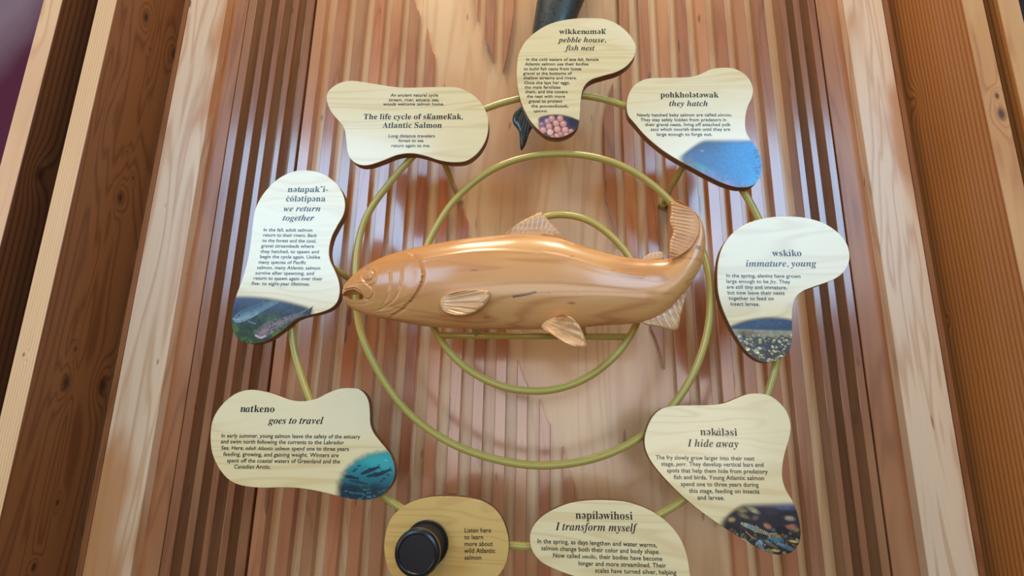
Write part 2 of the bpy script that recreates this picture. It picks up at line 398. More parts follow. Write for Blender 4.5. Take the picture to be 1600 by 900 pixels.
# ------------------------------------------------------------------ printed photographs
rs = np.random.RandomState(7)
def vnoise(x, y, s, seed=0):
    x = x/s; y = y/s; xi = np.floor(x).astype(int); yi = np.floor(y).astype(int); fx = x-xi; fy = y-yi
    fx = fx*fx*(3-2*fx); fy = fy*fy*(3-2*fy)
    h = lambda a, b: np.modf(np.abs(np.sin(a*127.1+b*311.7+seed*74.7)*43758.5453))[0]
    return (h(xi, yi)*(1-fx)+h(xi+1, yi)*fx)*(1-fy)+(h(xi, yi+1)*(1-fx)+h(xi+1, yi+1)*fx)*fy
def fbm(x, y, s, seed=0): return .5*vnoise(x, y, s, seed)+.3*vnoise(x, y, s/2, seed+1)+.2*vnoise(x, y, s/4, seed+2)
def sst(v, a, b):
    t = np.clip((v-a)/(b-a), 0, 1); return t*t*(3-2*t)
class Paint:
    def __init__(s, x, y): s.x, s.y = x, y; s.c = np.zeros((len(x), 3)); s.a = np.ones(len(x))
    def fill(s, col, m=1.0):
        m = np.asarray(m)*np.ones(len(s.x)); s.c = s.c*(1-m[:, None])+np.array(col, float)*m[:, None]
    def ell(s, cx, cy, rx, ry, ang=0, soft=.25):
        a = math.radians(ang); dx = s.x-cx; dy = s.y-cy; u = dx*math.cos(a)+dy*math.sin(a); v = -dx*math.sin(a)+dy*math.cos(a)
        return 1-sst(np.sqrt((u/rx)**2+(v/ry)**2), 1-soft, 1+soft)
    def line(s, pts, wd, soft=.5):
        d = np.full(len(s.x), 1e9)
        for (x0, y0), (x1, y1) in zip(pts[:-1], pts[1:]):
            L = (x1-x0)**2+(y1-y0)**2; t = np.clip(((s.x-x0)*(x1-x0)+(s.y-y0)*(y1-y0))/L, 0, 1)
            d = np.minimum(d, np.hypot(s.x-x0-t*(x1-x0), s.y-y0-t*(y1-y0)))
        return 1-sst(d, wd*(1-soft), wd*(1+soft))
    def poly(s, pts): return inpoly(s.x, s.y, np.array(pts, float)).astype(float)
    def fish(s, x0, y0, x1, y1, wd, col, m=1.0, tail=True):
        L = math.hypot(x1-x0, y1-y0); ux, uy = (x1-x0)/L, (y1-y0)/L
        u = ((s.x-x0)*ux+(s.y-y0)*uy)/L; v = -(s.x-x0)*uy+(s.y-y0)*ux
        hw = wd*np.sqrt(np.clip(u, 0, 1))*np.clip(1.12-u, 0, 1)**.8*1.45
        mm = (np.abs(v) < hw)*(u > 0)*(u < .93)
        if tail: mm = np.maximum(mm, (u > .86)*(u < 1.0)*(np.abs(v) < (u-.82)*wd*5.5)*(np.abs(v) > (u-.95)*wd*9))
        mm = np.maximum(mm, (u > .45)*(u < .58)*(v < 0)*(v > -hw-wd*.55*(.58-u)/.13))
        s.fill(col, mm*m); return mm
def inpoly(x, y, p):
    r = np.zeros(len(x), bool); j = len(p)-1
    for i in range(len(p)):
        xi, yi = p[i]; xj, yj = p[j]
        c = ((yi > y) != (yj > y)) & (x < (xj-xi)*(y-yi)/((yj-yi) if yj != yi else 1e-9)+xi); r ^= c; j = i
    return r
def pebbles(pa, region, n, r0, r1, cols, seed, soft=.2):
    r_ = np.random.RandomState(seed)
    for k in range(n):
        x = r_.uniform(region[0], region[2]); y = r_.uniform(region[1], region[3]); r = r_.uniform(r0, r1)
        c = np.array(cols[r_.randint(len(cols))])*r_.uniform(.75, 1.15); an = r_.uniform(-40, 40)
        pa.fill(c*.35, pa.ell(x+.2, y+.5, r*1.15, r*.85, an, soft)); pa.fill(c, pa.ell(x, y, r, r*.68, an, soft)); pa.fill(np.minimum(c*1.25, 255), pa.ell(x-.2*r, y-.25*r, r*.45, r*.3, an, .5)*.6)

def photo_eggs(p):
    p.fill((70, 56, 84)); p.fill((38, 38, 62), p.ell(899, 190, 10, 9, 0, .4)); p.fill((110, 80, 110), p.ell(852, 190, 10, 8, 0, .5))
    for zx, zy, r, c in [(232,676,19,(150,110,140)),(262,658,19,(190,150,160)),(285,643,20,(214,150,146)),(330,642,19,(222,152,142)),(308,668,20,(226,158,146)),(347,671,20,(222,150,140)),(270,685,20,(226,150,140)),(215,700,17,(190,130,140)),(238,705,20,(224,160,150)),(315,700,21,(232,162,148)),(357,704,21,(230,158,146)),(276,716,20,(244,190,170)),(390,712,16,(200,140,140)),(332,728,17,(210,140,132)),(312,738,19,(226,156,146)),(365,732,18,(220,150,140)),(290,745,15,(200,130,130))]:
        x = 780+zx/3.4625; y = zy/3.4625; r /= 3.4625
        p.fill(np.array(c)*.62, p.ell(x, y, r, r, 0, .12)); p.fill(c, p.ell(x-.3, y-.5, r*.84, r*.82, 0, .25)); p.fill((255, 225, 215), p.ell(x-1.2, y-2, r*.28, r*.2, 0, .8)*.8)
    p.a = sst(p.x-(838+2*vnoise(p.x, p.y, 5)), 0, 7)*sst(p.y-(177+3*((p.x-868)/30)**2*2), 0, 5)
def photo_hatch(p):
    n = fbm(p.x, p.y, 18, 3); f = fbm(p.x, p.y, 3, 5)
    t = sst(p.x, 1080, 1180)[:, None]
    p.c = np.array((34, 84, 140))*(1-t)+np.array((14, 140, 214))*t
    p.fill((34, 58, 92), sst(-(p.y-243), -6, 22)*(1-sst(p.x, 1085, 1150))*.8)
    low = sst(p.y-(p.x-1060)*.38, 236, 262)
    p.fill((104, 118, 172), low*.75); p.fill((150, 140, 190), low*sst(n, .5, .8)*.7); p.fill((40, 96, 120), low*sst(fbm(p.x, p.y, 8, 9), .55, .7)*.8)
    p.fill((120, 104, 100), sst(-(p.x-1095), 0, 22)*sst(p.y, 240, 256)*.8)
    p.fill((70, 150, 140), p.ell(1098, 262, 14, 4, 25, .6)*.7)
    p.fill((40, 175, 225), sst(p.x-p.y*.2, 1105, 1130)*sst(p.y, 262, 290)*.7)
    p.c *= (.86+.28*f)[:, None]
    p.fill((200, 220, 240), p.line([(1094.5, 234.5), (1097, 236.3), (1100, 235.3)], .35))
    r_ = np.random.RandomState(3)
    for k in range(30):
        y = r_.uniform(232, 285); x = r_.uniform(1176, 1188); p.fill((16, 54, 96), p.line([(x, y), (x+r_.uniform(1.5, 4), y+.6)], .45))
    p.a = sst(p.x+(p.y-250)*-.2, 1056, 1076)*sst(p.y-218-26*(1-sst(p.x, 1052, 1105)), -3, 9)
def photo_fry(p):
    f = fbm(p.x, p.y, 5, 2); g = vnoise(p.x, p.y*4, 6, 8)
    p.c = np.array((44, 70, 104))*(.75+.5*g)[:, None]; p.fill((34, 66, 88), sst(p.y, 504, 514)*.8)
    p.fill((150, 146, 124), sst(p.y-(512+(p.x-1150)*.03), 0, 4)); p.fill((110, 80, 66), p.ell(1168, 521, 14, 4, 5, .5)*.8)
    p.fill((50, 60, 60), sst(p.y, 524, 530)*.9)
    pebbles(p, (1140, 524, 1245, 572), 260, 1.4, 3.6, [(190, 184, 140), (206, 196, 150), (150, 140, 104), (90, 92, 96), (60, 66, 84), (176, 150, 100), (170, 178, 176), (70, 60, 50)], 5)
    p.fill((190, 90, 40), p.ell(1168.5, 534.5, 1.6, 1.3)); p.fill((120, 110, 70), p.ell(1163, 520, 8, 4, 8, .3)); p.fill((30, 44, 60), p.ell(1161, 521, 2.6, 2.3)); p.fill((90, 120, 130), p.ell(1161, 521, 1.2, 1))
    p.c *= (.85+.3*f)[:, None]
    p.a = sst(p.y-(492+10*((p.x-1205)/55)**2), 0, 10)
def photo_parr(p):
    f = fbm(p.x, p.y, 4, 2); p.fill((34, 30, 44)); p.fill((62, 62, 104), sst(-(p.y), -800, -788)*.9); p.fill((96, 110, 150), p.ell(1225, 790, 22, 7, 5, .6)*.7)
    for x, y, rx, ry, an, c in [(1177,797,11,4,28,(168,160,106)),(1159,797,9,4,10,(150,130,80)),(1162,806,10,3.5,25,(120,110,70)),(1143,812,6,4,0,(176,150,86)),(1180,809,5,4,0,(120,90,84)),(1234,810,8,4,10,(178,160,130)),(1199,822,7,4,30,(184,120,90)),(1235,823,10,4,-8,(160,100,76)),(1243,828,7,4,5,(176,124,96)),(1206,800,10,5,0,(52,44,62)),(1165,822,9,5,0,(60,56,60))]:
        p.fill(c, p.ell(x, y, rx, ry, an, .55)*.95)
    p.fill((14, 14, 24), p.ell(1221, 830, 10, 8, 0, .2)); p.fill((10, 10, 18), p.ell(1140, 826, 18, 7, 25, .5))
    pebbles(p, (1142, 828, 1252, 868), 150, 1.5, 5, [(96, 96, 76), (66, 86, 92), (50, 50, 48), (140, 122, 78), (84, 62, 46), (34, 34, 42), (120, 112, 98), (20, 20, 28)], 9)
    p.fill((110, 160, 178), p.ell(1187, 847, 4.5, 3.2)); p.fill((70, 112, 124), p.ell(1213, 843, 12, 4, 8)); p.fill((150, 110, 70), p.ell(1216, 838, 5, 2.5, 10)); p.fill((170, 150, 80), p.ell(1212, 860, 7, 2.4, 8)); p.fill((190, 165, 90), p.ell(1240, 846, 8, 2.0, 10))
    for (x0, y0, x1, y1, wd, c, c2) in [(1157,817,1206,837,5.2,(176,170,138),(60,56,44)),(1192,843,1215,857,4,(120,104,70),(40,34,24)),(1210,846,1245,862,5,(96,120,128),(30,34,34)),(1181,846,1196,862,4,(130,150,150),(40,44,44))]:
        m = p.fish(x0, y0, x1, y1, wd, c); L = math.hypot(x1-x0, y1-y0); u = ((p.x-x0)*(x1-x0)+(p.y-y0)*(y1-y0))/L
        p.fill(c2, m*(np.sin(u*2.2) > .25)*(u > L*.22)*.9)
        p.fill((80, 150, 180), m*p.ell(x0+L*.3, y0+L*.13, L*.16, 1.6, 22, .5)*.8); p.fill((15, 15, 15), p.ell(x0+L*.09, y0+L*.03, 1.1, 1.0))
    p.fill((190, 176, 140), p.line([(1158, 841), (1166, 845), (1172, 850)], .9)); p.fill((176, 120, 70), p.line([(1165, 831), (1180, 843)], .8))
    p.c *= (.8+.4*f)[:, None]
    e = p.y-(783+22*(1-sst(p.x, 1118, 1165))-(p.x-1180)*.03); p.a = sst(e, 0, 14)*sst(p.x+(p.y-820)*.3, 1118, 1140)
def photo_sea(p):
    t = sst(p.y, 700, 790)[:, None]; p.c = np.array((30, 168, 172))*(1-t)+np.array((6, 66, 84))*t
    p.fill((60, 200, 196), p.ell(1600, 0, 1, 1)); p.fill((70, 190, 190), p.ell(592, 722, 26, 12, 15, .7)*.5)
    low = sst(p.y+(p.x-520)*-.06+6*vnoise(p.x, p.y, 9), 752, 764)
    p.fill((8, 46, 62), low); g = fbm(p.x*.8, p.y*2.4, 6, 4); p.fill((60, 150, 150), low*sst(g, .56, .72)*.75); p.fill((2, 20, 32), low*sst(fbm(p.x, p.y*2, 4, 8), .6, .75)*.7)
    for f in [(563, 741, 594, 729, 4.2), (572, 745, 600, 738, 3.6), (584, 745, 612, 733, 3.8), (534, 743, 561, 748, 3.6), (545, 750, 575, 757, 3)]:
        p.fish(*f, (8, 40, 58), .95 if f[4] > 3.2 else .6)
    for x, y in [(553, 736), (556, 733), (561, 728), (540, 757), (600, 748), (596, 752), (606, 742)]: p.fill((10, 50, 66), p.ell(x, y, 3, 1.4, -10, .5)*.8)
    p.fill((170, 220, 220), p.line([(601, 718.5), (606, 720)], .4))
    d = np.hypot((p.x-607)/1.22, (p.y-770)/1.0); p.a = 1-sst(d+3*vnoise(p.x, p.y, 5), 58, 73)
def photo_return(p):
    n = fbm(p.x, p.y, 14, 6); f = fbm(p.x, p.y, 3, 7)
    t = sst(p.y, 462, 520)[:, None]; p.c = np.array((50, 66, 104))*(1-t)+np.array((40, 66, 34))*t
    p.fill((78, 116, 40), sst(n, .42, .62)*sst(p.y, 482, 508)*.8); p.fill((26, 36, 50), sst(fbm(p.x, p.y, 9, 2), .55, .7)*.6); p.fill((34, 44, 96), p.ell(370, 490, 6, 12, 0, .5)*.4)
    # far fish
    body = [(364,498),(372,489),(385,481),(405,474),(422,470),(434,466),(440,462),(438,472),(428,477),(412,486),(395,496),(380,503),(368,504)]
    m = p.poly(catmull(body, 6)); p.fill((92, 124, 142), m); p.fill((140, 168, 180), m*p.ell(385, 496, 20, 4, -22, .6)*.7); p.fill((50, 74, 96), m*p.ell(398, 479, 26, 4, -20, .6)*.7)
    p.fill((20, 26, 30), p.ell(373.5, 492.5, 1.5, 1.4)); p.fill((150, 176, 190), p.line([(364, 498), (370, 500), (377, 497.5)], .9)); p.fill((60, 86, 110), p.poly([(433, 470), (440, 459), (441, 474)])); p.fill((110, 140, 160), p.line([(388, 502), (399, 506)], 1.0))
    p.fill((60, 84, 100), p.poly([(404, 474), (412, 466), (414, 472)]))
    # near fish
    body = [(398,523),(404,513),(416,504),(434,498),(452,493),(468,488),(478,484),(474,492),(462,498),(446,507),(430,518),(414,528),(402,529)]
    m = p.poly(catmull(body, 6)); p.fill((112, 104, 106), m); p.fill((150, 138, 134), m*p.ell(430, 508, 24, 4, -26, .6)*.6); p.fill((60, 54, 62), m*(vnoise(p.x, p.y, 1.6, 3) > .68)*.8); p.fill((160, 130, 130), m*p.ell(412, 519, 8, 5, -25, .6)*.5)
    p.fill((206, 170, 184), p.line([(399, 524), (408, 528), (415, 525)], 1.3)); p.fill((200, 190, 190), p.ell(424, 518.5, 1.8, 1.6)); p.fill((16, 16, 18), p.ell(424, 518.5, 1.0, .9))
    p.fill((18, 30, 44), p.poly([(474, 489), (482, 484), (489, 478), (486, 488), (485, 494), (480, 491)]))
    p.c *= (.8+.4*f)[:, None]
    e = p.y-(462-(p.x-400)*-.07+8*((p.x-400)/50)**2*.5); p.a = sst(e, -2, 9)*(1-sst(p.x+(p.y-480)*.5, 476, 500)*(1-sst(p.y, 493, 496)*0))
    p.a = np.maximum(p.a, p.poly([(474, 489), (482, 484), (489, 478), (486, 488), (485, 494), (480, 491)]))

NP = NT('printed_photo_ink'); at = NP.n('ShaderNodeAttribute', attribute_name='print'); NP.l(at.outputs['Color'], NP.p.inputs['Base Color'])
NP.p.inputs['Roughness'].default_value = .4; NP.p.inputs['Coat Weight'].default_value = .85; NP.p.inputs['Coat Roughness'].default_value = .16; NP.p.inputs['Specular IOR Level'].default_value = .3
tr = NP.n('ShaderNodeBsdfTransparent'); mx = NP.n('ShaderNodeMixShader'); NP.l(at.outputs['Alpha'], mx.inputs[0]); NP.l(tr.outputs[0], mx.inputs[1]); NP.l(NP.p.outputs[0], mx.inputs[2]); NP.l(mx.outputs[0], NP.out.inputs[0])
def printed(parent, outline, bbox, painter, step=.62):
    xs = np.arange(bbox[0], bbox[2], step); ys = np.arange(bbox[1], bbox[3], step)
    gx, gy = np.meshgrid(xs, ys); sh = gx.shape; x = gx.ravel().copy(); y = gy.ravel().copy()
    ins = inpoly(x, y, outline)
    nx, ny = sh[1], sh[0]; idx = np.arange(nx*ny).reshape(ny, nx)
    q = np.stack([idx[:-1, :-1], idx[1:, :-1], idx[1:, 1:], idx[:-1, 1:]], -1).reshape(-1, 4)
    q = q[ins[q].sum(1) >= 2]
    # pull the few outside corners back onto the outline
    used = np.unique(q); bad = used[~ins[used]]
    seg = np.roll(outline, -1, 0)-outline; L2 = (seg**2).sum(1)
    for i in bad:
        t = np.clip(((x[i]-outline[:, 0])*seg[:, 0]+(y[i]-outline[:, 1])*seg[:, 1])/L2, 0, 1); px = outline[:, 0]+t*seg[:, 0]; py = outline[:, 1]+t*seg[:, 1]
        k = np.argmin((px-x[i])**2+(py-y[i])**2); x[i] = px[k]; y[i] = py[k]
    rem = -np.ones(nx*ny, int); rem[used] = np.arange(len(used)); q = rem[q]; x = x[used]; y = y[used]
    pa = Paint(x, y); painter(pa)
    keep = pa.a[q].max(1) > .01; q = q[keep]
    pos = PV(np.stack([x, y], 1)); pos[:, 1] = -.0002
    me = mesh('printed_photo', pos, q); col = np.clip(pa.c, 0, 255)/255; col = np.where(col <= .04045, col/12.92, ((col+.055)/1.055)**2.4)
    ca = me.color_attributes.new('print', 'FLOAT_COLOR', 'POINT'); ca.data.foreach_set('color', np.hstack([col, pa.a[:, None]]).astype('f').ravel())
    bm = bmesh.new(); bm.from_mesh(me); bmesh.ops.delete(bm, geom=[v for v in bm.verts if not v.link_faces], context='VERTS'); bm.to_mesh(me); bm.free()
    return link('printed_photo', me, NP.m, parent)

# ------------------------------------------------------------------ the panels
TH = .024
def Z(pts, ox, oy, s): return [(ox+x/s, oy+y/s) for x, y in pts]
def panel(label, pts, mat=None):
    px = catmull(pts, 7); W = PV(px); n = len(px)
    nx = np.roll(W, -1, 0)-np.roll(W, 1, 0); nrm = np.stack([-nx[:, 2], np.zeros(n), nx[:, 0]], 1); nrm /= np.linalg.norm(nrm, axis=1)[:, None]
    area2 = np.sum(W[:, 0]*np.roll(W[:, 2], -1)-np.roll(W[:, 0], -1)*W[:, 2])
    inw = nrm if area2 > 0 else -nrm
    rows = [(.0008, 0), (0, .0012), (0, TH-.0015), (.0012, TH)]; vs = []; fs = []
    for ins, yy in rows:
        q = W+inw*ins; q[:, 1] = yy; vs += [tuple(k) for k in q]
    fs.append(tuple(range(n)))
    for r in range(3):
        for k in range(n): fs.append((r*n+k, r*n+(k+1) % n, (r+1)*n+(k+1) % n, (r+1)*n+k))
    fs.append(tuple(3*n+k for k in range(n))[::-1])
    me = mesh('interpretive_panel', vs, fs); fixn(me)
    o = link('interpretive_panel', me, [mat or M_FACE, M_EDGE])
    for p in me.polygons:
        p.material_index = 0 if p.normal.y < -.5 and p.center.y < .001 else 1
        if len(p.vertices) == 4: p.use_smooth = True
    tag(o, label, 'sign', 'wooden panels on the ring frame'); return o, px
EB = .0120; EH = .0222
def texts(o, head=None, sub=None, para=None, hs=1.0):
    if head: block('heading', head, 'serif', o, EH*hs, M_INK)
    if sub: block('translation', sub, 'ital', o, EH*hs, M_INK)
    if para: block('paragraph', para, 'sans', o, EB, M_INK)

o, out = panel('title panel, wide wooden shape with the life cycle heading, upper left', Z([(165,405),(260,418),(400,438),(560,437),(680,438),(745,462),(800,505),(838,570),(846,640),(830,710),(790,770),(735,808),(670,815),(600,805),(530,783),(460,770),(390,778),(320,805),(250,828),(200,828),(160,805),(138,765),(130,700),(122,650),(95,610),(55,560),(33,505),(38,465),(65,435),(110,412)], 500, 0, 3.2156))
block('heading', [("The life cycle of sk'amek'ak,", 567.5, 186.3, 723, 186.3), ('Atlantic Salmon', 597.6, 199.7, 690, 199.7)], 'serif', o, EH, M_INK)
block('paragraph', [('An ancient natural cycle', 610.4, 150.8, 684.4, 150.8), ('stream, river, estuary, sea,', 607.3, 158.3, 686, 158.3), ('woods welcome salmon home.', 598.6, 164.8, 693.7, 164.8)], 'sans', o, EB, M_INK)
block('closing_lines', [('Long distance travelers', 606.7, 214.6, 679.4, 214.6), ('forest to sea', 622.8, 222, 661.7, 222), ('return again to me.', 611, 229.8, 672, 229.8)], 'sans', o, EB, M_INK)

o, out = panel('topmost wooden panel about the pebble nest, with a photo of pink eggs', Z([(500,97),(570,102),(640,130),(700,180),(735,235),(740,270),(725,315),(685,360),(630,390),(560,410),(500,430),(465,460),(448,500),(440,560),(437,620),(428,670),(400,710),(350,737),(300,743),(250,730),(200,690),(160,640),(125,570),(105,500),(95,420),(97,340),(110,280),(145,220),(200,170),(270,130),(350,108),(430,98)], 780, 0, 3.4625))
texts(o, [("wikkenɑmək'", 873.6, 53.1, 947, 53.1)], [('pebble house,', 873.3, 66.1, 947, 66.1), ('fish nest', 884.5, 78.8, 929.3, 78.8)],
 [('In the cold waters of late fall, female', 821.9, 95, 935.4, 95), ('Atlantic salmon use their bodies', 820.4, 102.2, 919.5, 102.2), ('to build fish nests from loose', 818.4, 109.7, 908, 109.7), ('gravel at the bottoms of', 817.5, 116.7, 893.5, 116.7), ('shallow streams and rivers.', 817.8, 123.9, 901, 123.9), ('Once she lays her eggs,', 818.7, 131.4, 890.3, 131.4), ('the male fertilizes', 819.6, 138.6, 875.6, 138.6), ('them, and she covers', 820.7, 145.6, 886.6, 145.6), ('the nest with more', 823, 152.8, 882.8, 152.8), ('gravel to protect', 826, 160.3, 878.5, 160.3), ("the {s:pɑnemek'anak},", 830, 167.8, 888, 167.8), ('{i:spawn}.', 834, 175.3, 856, 175.3)])
printed(o, out, (834, 172, 906, 216), photo_eggs)

o, out = panel('wooden panel about hatching, with a bright blue underwater photo', Z([(120,185),(165,150),(220,132),(300,128),(400,127),(500,120),(560,100),(620,73),(690,63),(760,68),(820,95),(865,140),(887,200),(880,255),(855,310),(840,370),(838,440),(850,490),(885,545),(920,600),(938,660),(940,720),(925,775),(890,812),(840,828),(770,825),(690,800),(600,757),(500,703),(400,650),(300,585),(200,500),(130,420),(90,370),(78,310),(90,240)], 960, 90, 4.092))
texts(o, [('pohkholətəwak', 1031.6, 152.3, 1123, 152.3)], [('they hatch', 1045.8, 165.8, 1106, 165.8)],
 [('Newly hatched baby salmon are called {i:alevins}.', 995, 182, 1144, 181.7), ('They stay safely hidden from predators in', 1000.8, 189.5, 1134.7, 189.5), ('their gravel nests, living off attached yolk', 1008, 197, 1141.8, 197), ('sacs which nourish them until they are', 1016.5, 204.4, 1140.8, 204.4), ('large enough to forge out.', 1025.7, 212.2, 1112.7, 212.2)])
printed(o, out, (1052, 212, 1192, 296), photo_hatch)

o, out = panel('wooden panel about young fry, its photo of pale gravel at the bottom', Z([(440,62),(540,68),(640,95),(720,145),(770,205),(788,265),(782,320),(750,370),(700,405),(640,428),(580,448),(530,470),(495,505),(480,560),(477,620),(476,700),(470,760),(445,810),(400,840),(345,852),(290,838),(230,790),(180,720),(135,640),(100,560),(78,480),(72,400),(75,320),(95,240),(135,175),(190,125),(260,90),(350,68)], 1100, 320, 3.4625))
texts(o, [('wskìko', 1207, 400.3, 1252.5, 400.3)], [('immature, young', 1165.8, 416.5, 1275.9, 416.5)],
 [('In the spring, alevins have grown', 1134.7, 433.2, 1251, 434.4), ('large enough to be {i:fry}. They', 1134.7, 442, 1235, 443), ('are still tiny and immature,', 1135.5, 451, 1230, 452), ('but now leave their nests', 1136.7, 459.8, 1226, 460.6), ('together to feed on', 1138.7, 468.5, 1209, 469.3), ('insect larvae.', 1141, 477.4, 1187, 478)])
printed(o, out, (1136, 486, 1246, 570), photo_fry)

o, out = panel('wooden panel about hiding away, with a photo of striped parr over pebbles', Z([(55,290),(65,230),(95,165),(140,125),(200,110),(280,107),(380,106),(450,98),(510,75),(570,53),(630,48),(690,62),(740,100),(775,150),(790,210),(783,270),(765,330),(750,400),(748,470),(765,530),(800,590),(825,660),(838,740),(830,800),(800,840),(750,857),(680,848),(600,810),(500,750),(400,685),(300,610),(200,520),(110,420),(68,350)], 990, 600, 3.2143))
texts(o, [('nəkàləsi', 1094, 680, 1152, 681)], [('I hide away', 1075, 697.8, 1154, 699)],
 [('The fry slowly grow larger into their next', 1024.8, 717.6, 1179, 719.5), ('stage, {i:parr}. They develop vertical bars and', 1033, 727.6, 1193, 729.4), ('spots that help them hide from predatory', 1042, 738, 1199.7, 740), ('fish and birds. Young Atlantic salmon', 1052.8, 748.4, 1194, 750.3), ('spend one to three years during', 1063.7, 759.3, 1185.4, 760.5), ('this stage, feeding on insects', 1076.8, 769.9, 1186.6, 771), ('and larvae.', 1090, 780.4, 1132, 781)])
printed(o, out, (1116, 778, 1254, 870), photo_parr)

o, out = panel('oval wooden panel about transforming, text only, at the bottom right of centre', Z([(763,250),(775,200),(810,155),(870,115),(950,83),(1040,68),(1140,67),(1240,78),(1340,115),(1420,170),(1480,240),(1515,320),(1530,400),(1535,480),(1515,550),(1450,600),(1350,600),(1250,560),(1150,500),(1050,455),(970,430),(900,405),(820,365),(775,310)], 580, 760, 3.077))
texts(o, [('nəpíləwihosi', 899, 810.4, 988.5, 812)], [('I transform myself', 868.6, 828.2, 996.6, 830.5)],
 [('In the spring, as days lengthen and water warms,', 839.3, 848.4, 1026.5, 854.9), ('salmon change both their color and body shape.', 845.5, 859.4, 1030.8, 865.6), ('Now called {i:smolts}, their bodies have become', 863.7, 870.8, 1035, 876.3), ('longer and more streamlined. Their', 903.4, 883.2, 1040.8, 887), ('scales have turned silver, helping', 929.7, 894.5, 1056.8, 898)])

o, out = panel('small amber wooden panel with the listening handset, words at its right', Z([(690,247),(600,250),(500,270),(420,305),(360,350),(310,410),(280,490),(267,580),(272,660),(290,740),(315,790),(370,850),(470,900),(600,930),(740,930),(880,910),(1000,870),(1060,800),(1105,730),(1128,650),(1133,560),(1115,470),(1080,390),(1030,330),(960,285),(880,262),(790,250)], 540, 720, 4.444), M_FACE2)
block('instruction', [('Listen here', 725.6, 832, 767.2, 832), ('to learn', 725.6, 842.5, 755, 842.5), ('more about', 725.6, 853, 770, 853), ('wild Atlantic', 725.6, 863.7, 773.7, 863.7), ('salmon', 725.6, 874.4, 752, 874.4)], 'sans', o, EB*1.06, M_INK)
LISTEN = o

o, out = panel('wooden panel about travelling, with a teal photo of swimming salmon', Z([(300,82),(380,90),(460,110),(540,140),(610,157),(680,157),(750,140),(820,105),(890,78),(960,70),(1030,78),(1075,115),(1098,170),(1105,240),(1108,310),(1130,370),(1175,430),(1230,500),(1262,570),(1270,640),(1250,710),(1205,770),(1150,805),(1080,818),(990,812),(900,795),(800,770),(700,750),(600,738),(500,736),(400,738),(310,733),(220,715),(150,675),(90,600),(50,510),(37,410),(45,310),(75,235),(130,165),(210,105)], 320, 590, 4.2844))
texts(o, [('nɑtkeno', 374.9, 643.5, 428.5, 644)], [('goes to travel', 420, 662, 505, 662.4)],
 [('In early summer, young salmon leave the safety of the estuary', 345.4, 683.4, 562.7, 685.2), ('and swim north following the currents to the Labrador', 345, 692.7, 537.5, 694.3), ('Sea. Here, {i:adult Atlantic salmon} spend one to three years', 345.4, 702.5, 545, 704.4), ('feeding, growing, and gaining weight. Winters are', 348.7, 712.3, 529, 714.2), ('spent off the coastal waters of Greenland and the', 354.3, 722.3, 531, 724), ('Canadian Arctic.', 365.5, 732, 423, 732.4)])
printed(o, out, (520, 698, 620, 784), photo_sea)

o, out = panel('tall wooden panel about returning together, two salmon in its photo', Z([(385,48),(450,60),(510,95),(550,145),(567,200),(560,255),(530,310),(505,360),(492,420),(497,470),(520,520),(538,570),(542,620),(530,665),(500,695),(450,715),(390,728),(340,745),(300,775),(250,815),(200,845),(150,858),(100,855),(60,830),(38,780),(38,720),(55,640),(85,560),(110,470),(125,380),(135,290),(150,220),(190,150),(250,90),(320,55)], 350, 250, 3.0))
texts(o, [('nətɑpakʷi-', 449, 300, 512.3, 300), ('čólətipəna', 446.3, 314.7, 508, 314.7)], [('we return', 442.7, 330.2, 500.3, 330.2), ('together', 441.7, 344.7, 490.7, 344.7)],
 [('In the fall, adult salmon', 411.3, 361.4, 488, 362), ('return to their rivers. Back', 410.7, 369.6, 495.3, 370.3), ('to the forest and the cool,', 409.7, 378.2, 494, 379), ('gravel streambeds where', 408, 386.6, 490.3, 387.2), ('they hatched, to spawn and', 407, 395.2, 498, 395.9), ('begin the cycle again. Unlike', 405.7, 403.4, 500, 404.3), ('many species of Pacific', 403.7, 411.9, 478, 412.7), ('salmon, many Atlantic salmon', 401.3, 420.4, 500.3, 421.3), ('survive after spawning, and', 398.7, 428.9, 490.3, 429.8), ('return to spawn again over their', 395.7, 437, 503.7, 438.3), ('five- to eight-year lifetimes.', 393, 445.3, 484, 446.5)])
printed(o, out, (360, 452, 492, 540), photo_return)

# ------------------------------------------------------------------ the spiral ring frame
RT = .0085; YR = TH + RT
ring_px = [(455, 505), (457, 539), (466.4, 570), (483.5, 624), (611, 783), (812, 853), (1047, 794), (1200, 615), (1212.6, 568), (1183, 337.8), (1164.4, 302.8),
 (979, 167), (953, 157), (924, 151), (908, 149.5), (811, 154), (780, 162.5), (758, 170.4), (640, 250), (596.5, 303), (577.8, 326), (564.8, 357.8), (557.5, 392.4), (556, 421), (557.5, 490.6), (563, 519.5), (575, 548), (650, 655.6),
 (672.7, 672.6), (703, 691.5), (744.4, 708.5), (793.5, 721.7), (839, 727.2), (876.6, 725.5), (922, 718), (963.5, 703.6), (990, 689.6), (1007, 678), (1065, 615), (1081, 589), (1093, 561), (1102.6, 531), (1107.5, 505),
 (1109.8, 470), (1103.5, 410), (1044, 310.8), (1019.5, 288.8), (992, 269.5), (956, 253), (915, 243.2), (871, 240.6), (827, 244.8), (788.5, 255.8), (758, 272), (730.8, 293), (703, 321.8), (681, 357.5), (668, 382), (666, 470), (682, 520),
 (703, 550), (725.5, 572.5), (763, 595), (801, 607.7), (831, 610.7), (861.5, 609), (907, 595), (944.6, 570.7), (971, 544), (986, 521.5), (993, 508), (982.4, 400), (973, 387.8), (956, 370), (937, 354.8), (915, 342.4), (893, 337), (871, 335.5), (849, 339.6), (835, 347)]
R3 = PV(np.array(ring_px, float), YR)
